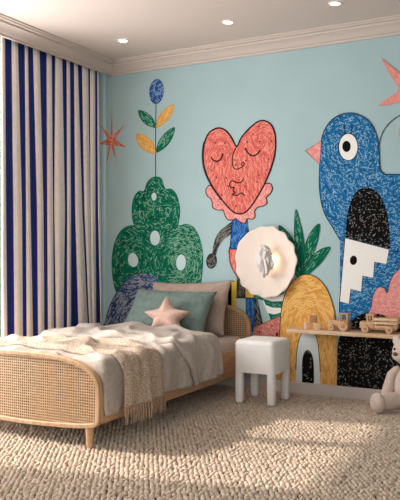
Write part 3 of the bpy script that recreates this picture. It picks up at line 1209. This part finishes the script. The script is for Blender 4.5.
# ------------------------------------------------------------------ teddy bear
bx, by = 2.68, -.24
TB = thing('teddy_bear', 'cream plush teddy bear sitting on the carpet under the shelf', 'teddy bear', (bx, by, 0))
rot = Matrix.Rotation(-.15, 3, 'Z')
b = MB().ball((bx, by, .155), (.108, .098, .155), rot, 4, .03, 3)
b.build('body', M_bear, TB)
hc = Vector((bx - .006, by - .035, .41))
hr = Matrix.Rotation(-.45, 3, 'Z')
head = MB().ball(hc, (.098, .09, .092), hr, 4, .03, 3).build('head', M_bear, TB)
for s in (-1, 1):
    e = hc + hr @ Vector((.086 * s, .005, .066))
    ear = MB().ball(e, (.034, .018, .036), hr, 3, .03, 4).build('ear', M_bear, head)
    MB().ball(hc + hr @ Vector((.034 * s, -.083, .022)), .0095, None, 3).build('eye', M_eye, head)
MB().ball(hc + hr @ Vector((0, -.078, -.02)), (.05, .042, .038), hr, 3, .03, 4).build('muzzle', M_bear_lt, head)
MB().ball(hc + hr @ Vector((0, -.118, -.006)), (.02, .012, .014), hr, 3).build('nose', M_brown, head)
for s in (-1, 1):
    sh_ = Vector((bx + .075 * s, by - .015, .275))
    el = Vector((bx + .118 * s, by - .04, .19))
    wr = Vector((bx + .136 * s, by - .07, .11))
    MB().tube([sh_ + Vector((-.02 * s, 0, .02)), sh_, (sh_ + el) / 2 + Vector((.01 * s, 0, .01)), el, (el + wr) / 2, wr, wr + Vector((0, -.01, -.03)), wr + Vector((0, -.012, -.042))],
              [.02, .034, .036, .037, .038, .037, .028, .008], 16, nz=.04).build('arm', M_bear, TB)
    hp_ = Vector((bx + .06 * s, by - .05, .075))
    an = Vector((bx + .165 * s, by - .185, .068))
    d = (an - hp_).normalized()
    MB().tube([hp_ - d * .03, hp_, (hp_ + an) / 2, an - d * .03, an - d * .01], [.04, .06, .058, .052, .04], 18, nz=.03).build('leg', M_bear, TB)
    M = d.to_track_quat('Y', 'Z').to_matrix()
    foot = MB().ball(an + Vector((0, 0, .003)), (.062, .045, .068), M, 4, .03, 3).build('foot', M_bear, TB)
    foot['label'] = 'rounded plush foot'

# ------------------------------------------------------------------ wall lamp
lc = Vector((1.527, -.06, 1.014))
WLp = thing('wall_lamp', 'white scalloped shell wall lamp glowing above the stool', 'wall lamp', (lc.x, 0, lc.z))
NA = 160
rim = []
for k in range(NA):
    t = 2 * PI * k / NA
    rr = 1 + .02 * math.sin(15 * t + .6) * (1 + .5 * math.sin(2 * t)) + .012 * math.sin(5 * t + 1) + .008 * math.sin(3 * t)
    rim.append(rr)
P = []
for i in range(22):
    r = i / 21
    row = []
    for k in range(NA):
        t = 2 * PI * k / NA
        q = 1 + (rim[k] - 1) * r ** 2
        flute = .003 * math.cos(15 * t + .6) * r ** 6
        dep = -.022 - .028 * r ** 2 + flute
        row.append((lc.x + .262 * r * q * math.cos(t), dep, lc.z + .283 * r * q * math.sin(t)))
    P.append(row)
MB().grid(P, closed=True).build('shade', M_plate, WLp, solid=.006, recalc=False, edge=0)
MB().disc((lc.x, -.012, lc.z), .06, (0, 1, 0), .02, 24).build('base_plate', M_plate, WLp)
b = MB()
bm = bmesh.new()
bmesh.ops.create_icosphere(bm, subdivisions=5, radius=1)
for v in bm.verts:
    d = v.co.copy()
    t = abs(nz(d.x * 1.6 + 2, d.z * 1.5 + d.y, d.y * 1.5)) + .5 * abs(nz(d.x * 3.5, d.z * 3 + 4, d.y * 3))
    k = .78 + .8 * t
    taper = 1 - .22 * max(0, -d.z)
    v.co = Vector((lc.x + .020 + d.x * .062 * k * taper, -.115 + d.y * .04 * k, lc.z + .01 + d.z * .124 * (.9 + .25 * t)))
b._bm(bm)
b.build('ornament', M_orn, WLp, edge=0)
MB().tube([(lc.x, -.02, lc.z), (lc.x, -.085, lc.z)], .012, 12).build('stem', M_plate, WLp)
MB().ball((lc.x + .036, -.052, lc.z + .005), (.010, .008, .05), None, 3).build('bulb', M_led, WLp)

# ------------------------------------------------------------------ ceiling downlights
for i, (x, y) in enumerate(((.527, -.57), (1.461, -.578), (2.27, -.585))):
    D = thing('ceiling_light', ('round recessed ceiling light above the bed near the corner', 'round recessed ceiling light above the heart face',
                                'round recessed ceiling light above the painted bird')[i], 'ceiling light', (x, y, HC), 'recessed ceiling lights')
    rows = []
    for r, z in ((.031, HC - .001), (.033, HC - .006), (.043, HC - .006), (.047, HC - .001)):
        rows.append([(x + r * math.cos(2 * PI * k / 32), y + r * math.sin(2 * PI * k / 32), z) for k in range(32)])
    MB().grid(rows, closed=True).build('trim_ring', M_ring, D)
    MB().disc((x, y, HC - .003), .033, (0, 0, 1), .003, 32).build('lens', M_lens, D)


# ------------------------------------------------------------------ light
def light(name, typ, loc, energy, color, **k):
    d = bpy.data.lights.new(name, typ)
    d.energy = energy
    d.color = color
    for a, v in k.items():
        setattr(d, a, v)
    o = bpy.data.objects.new(name, d)
    COL.objects.link(o)
    o.location = loc
    return o


SUN = Vector((1, .26, -.86)).normalized()
s = light('sun', 'SUN', (-4, -3, 5), 4.6, (1, .92, .84), angle=math.radians(1.6))
s.rotation_euler = SUN.to_track_quat('-Z', 'Y').to_euler()
a = light('window_daylight', 'AREA', (NI - .02, (WL0 + WL1) / 2, (WZ0 + WZ1) / 2), 112, (1, .97, .95), shape='RECTANGLE', size=WZ1 - WZ0, size_y=WL1 - WL0)
a.rotation_euler = Vector((1, 0, 0)).to_track_quat('-Z', 'Y').to_euler()
a.data.size, a.data.size_y = WL1 - WL0, WZ1 - WZ0
a = light('far_fill_light', 'AREA', (2.8, YF - .02, 1.5), 66, (1, .95, .92), shape='RECTANGLE', size=3.1, size_y=1.9)  # added fill for the mural wall, set in the made-up window
a.rotation_euler = Vector((0, 1, 0)).to_track_quat('-Z', 'Z').to_euler()
light('lamp_glow', 'POINT', (lc.x + .04, -.075, lc.z + .005), 1.0, (1, .83, .62), shadow_soft_size=.03)

wd = bpy.data.worlds.new('world')
S.world = wd
wd.use_nodes = True
bg = wd.node_tree.nodes['Background']
bg.inputs[0].default_value = (.72, .86, 1, 1)
bg.inputs[1].default_value = 1.0

vs = S.view_settings
vs.view_transform = 'Standard'
vs.look = 'None'
vs.gamma = 1
vs.use_curve_mapping = False
vs.exposure = 0
S.display_settings.display_device = 'sRGB'
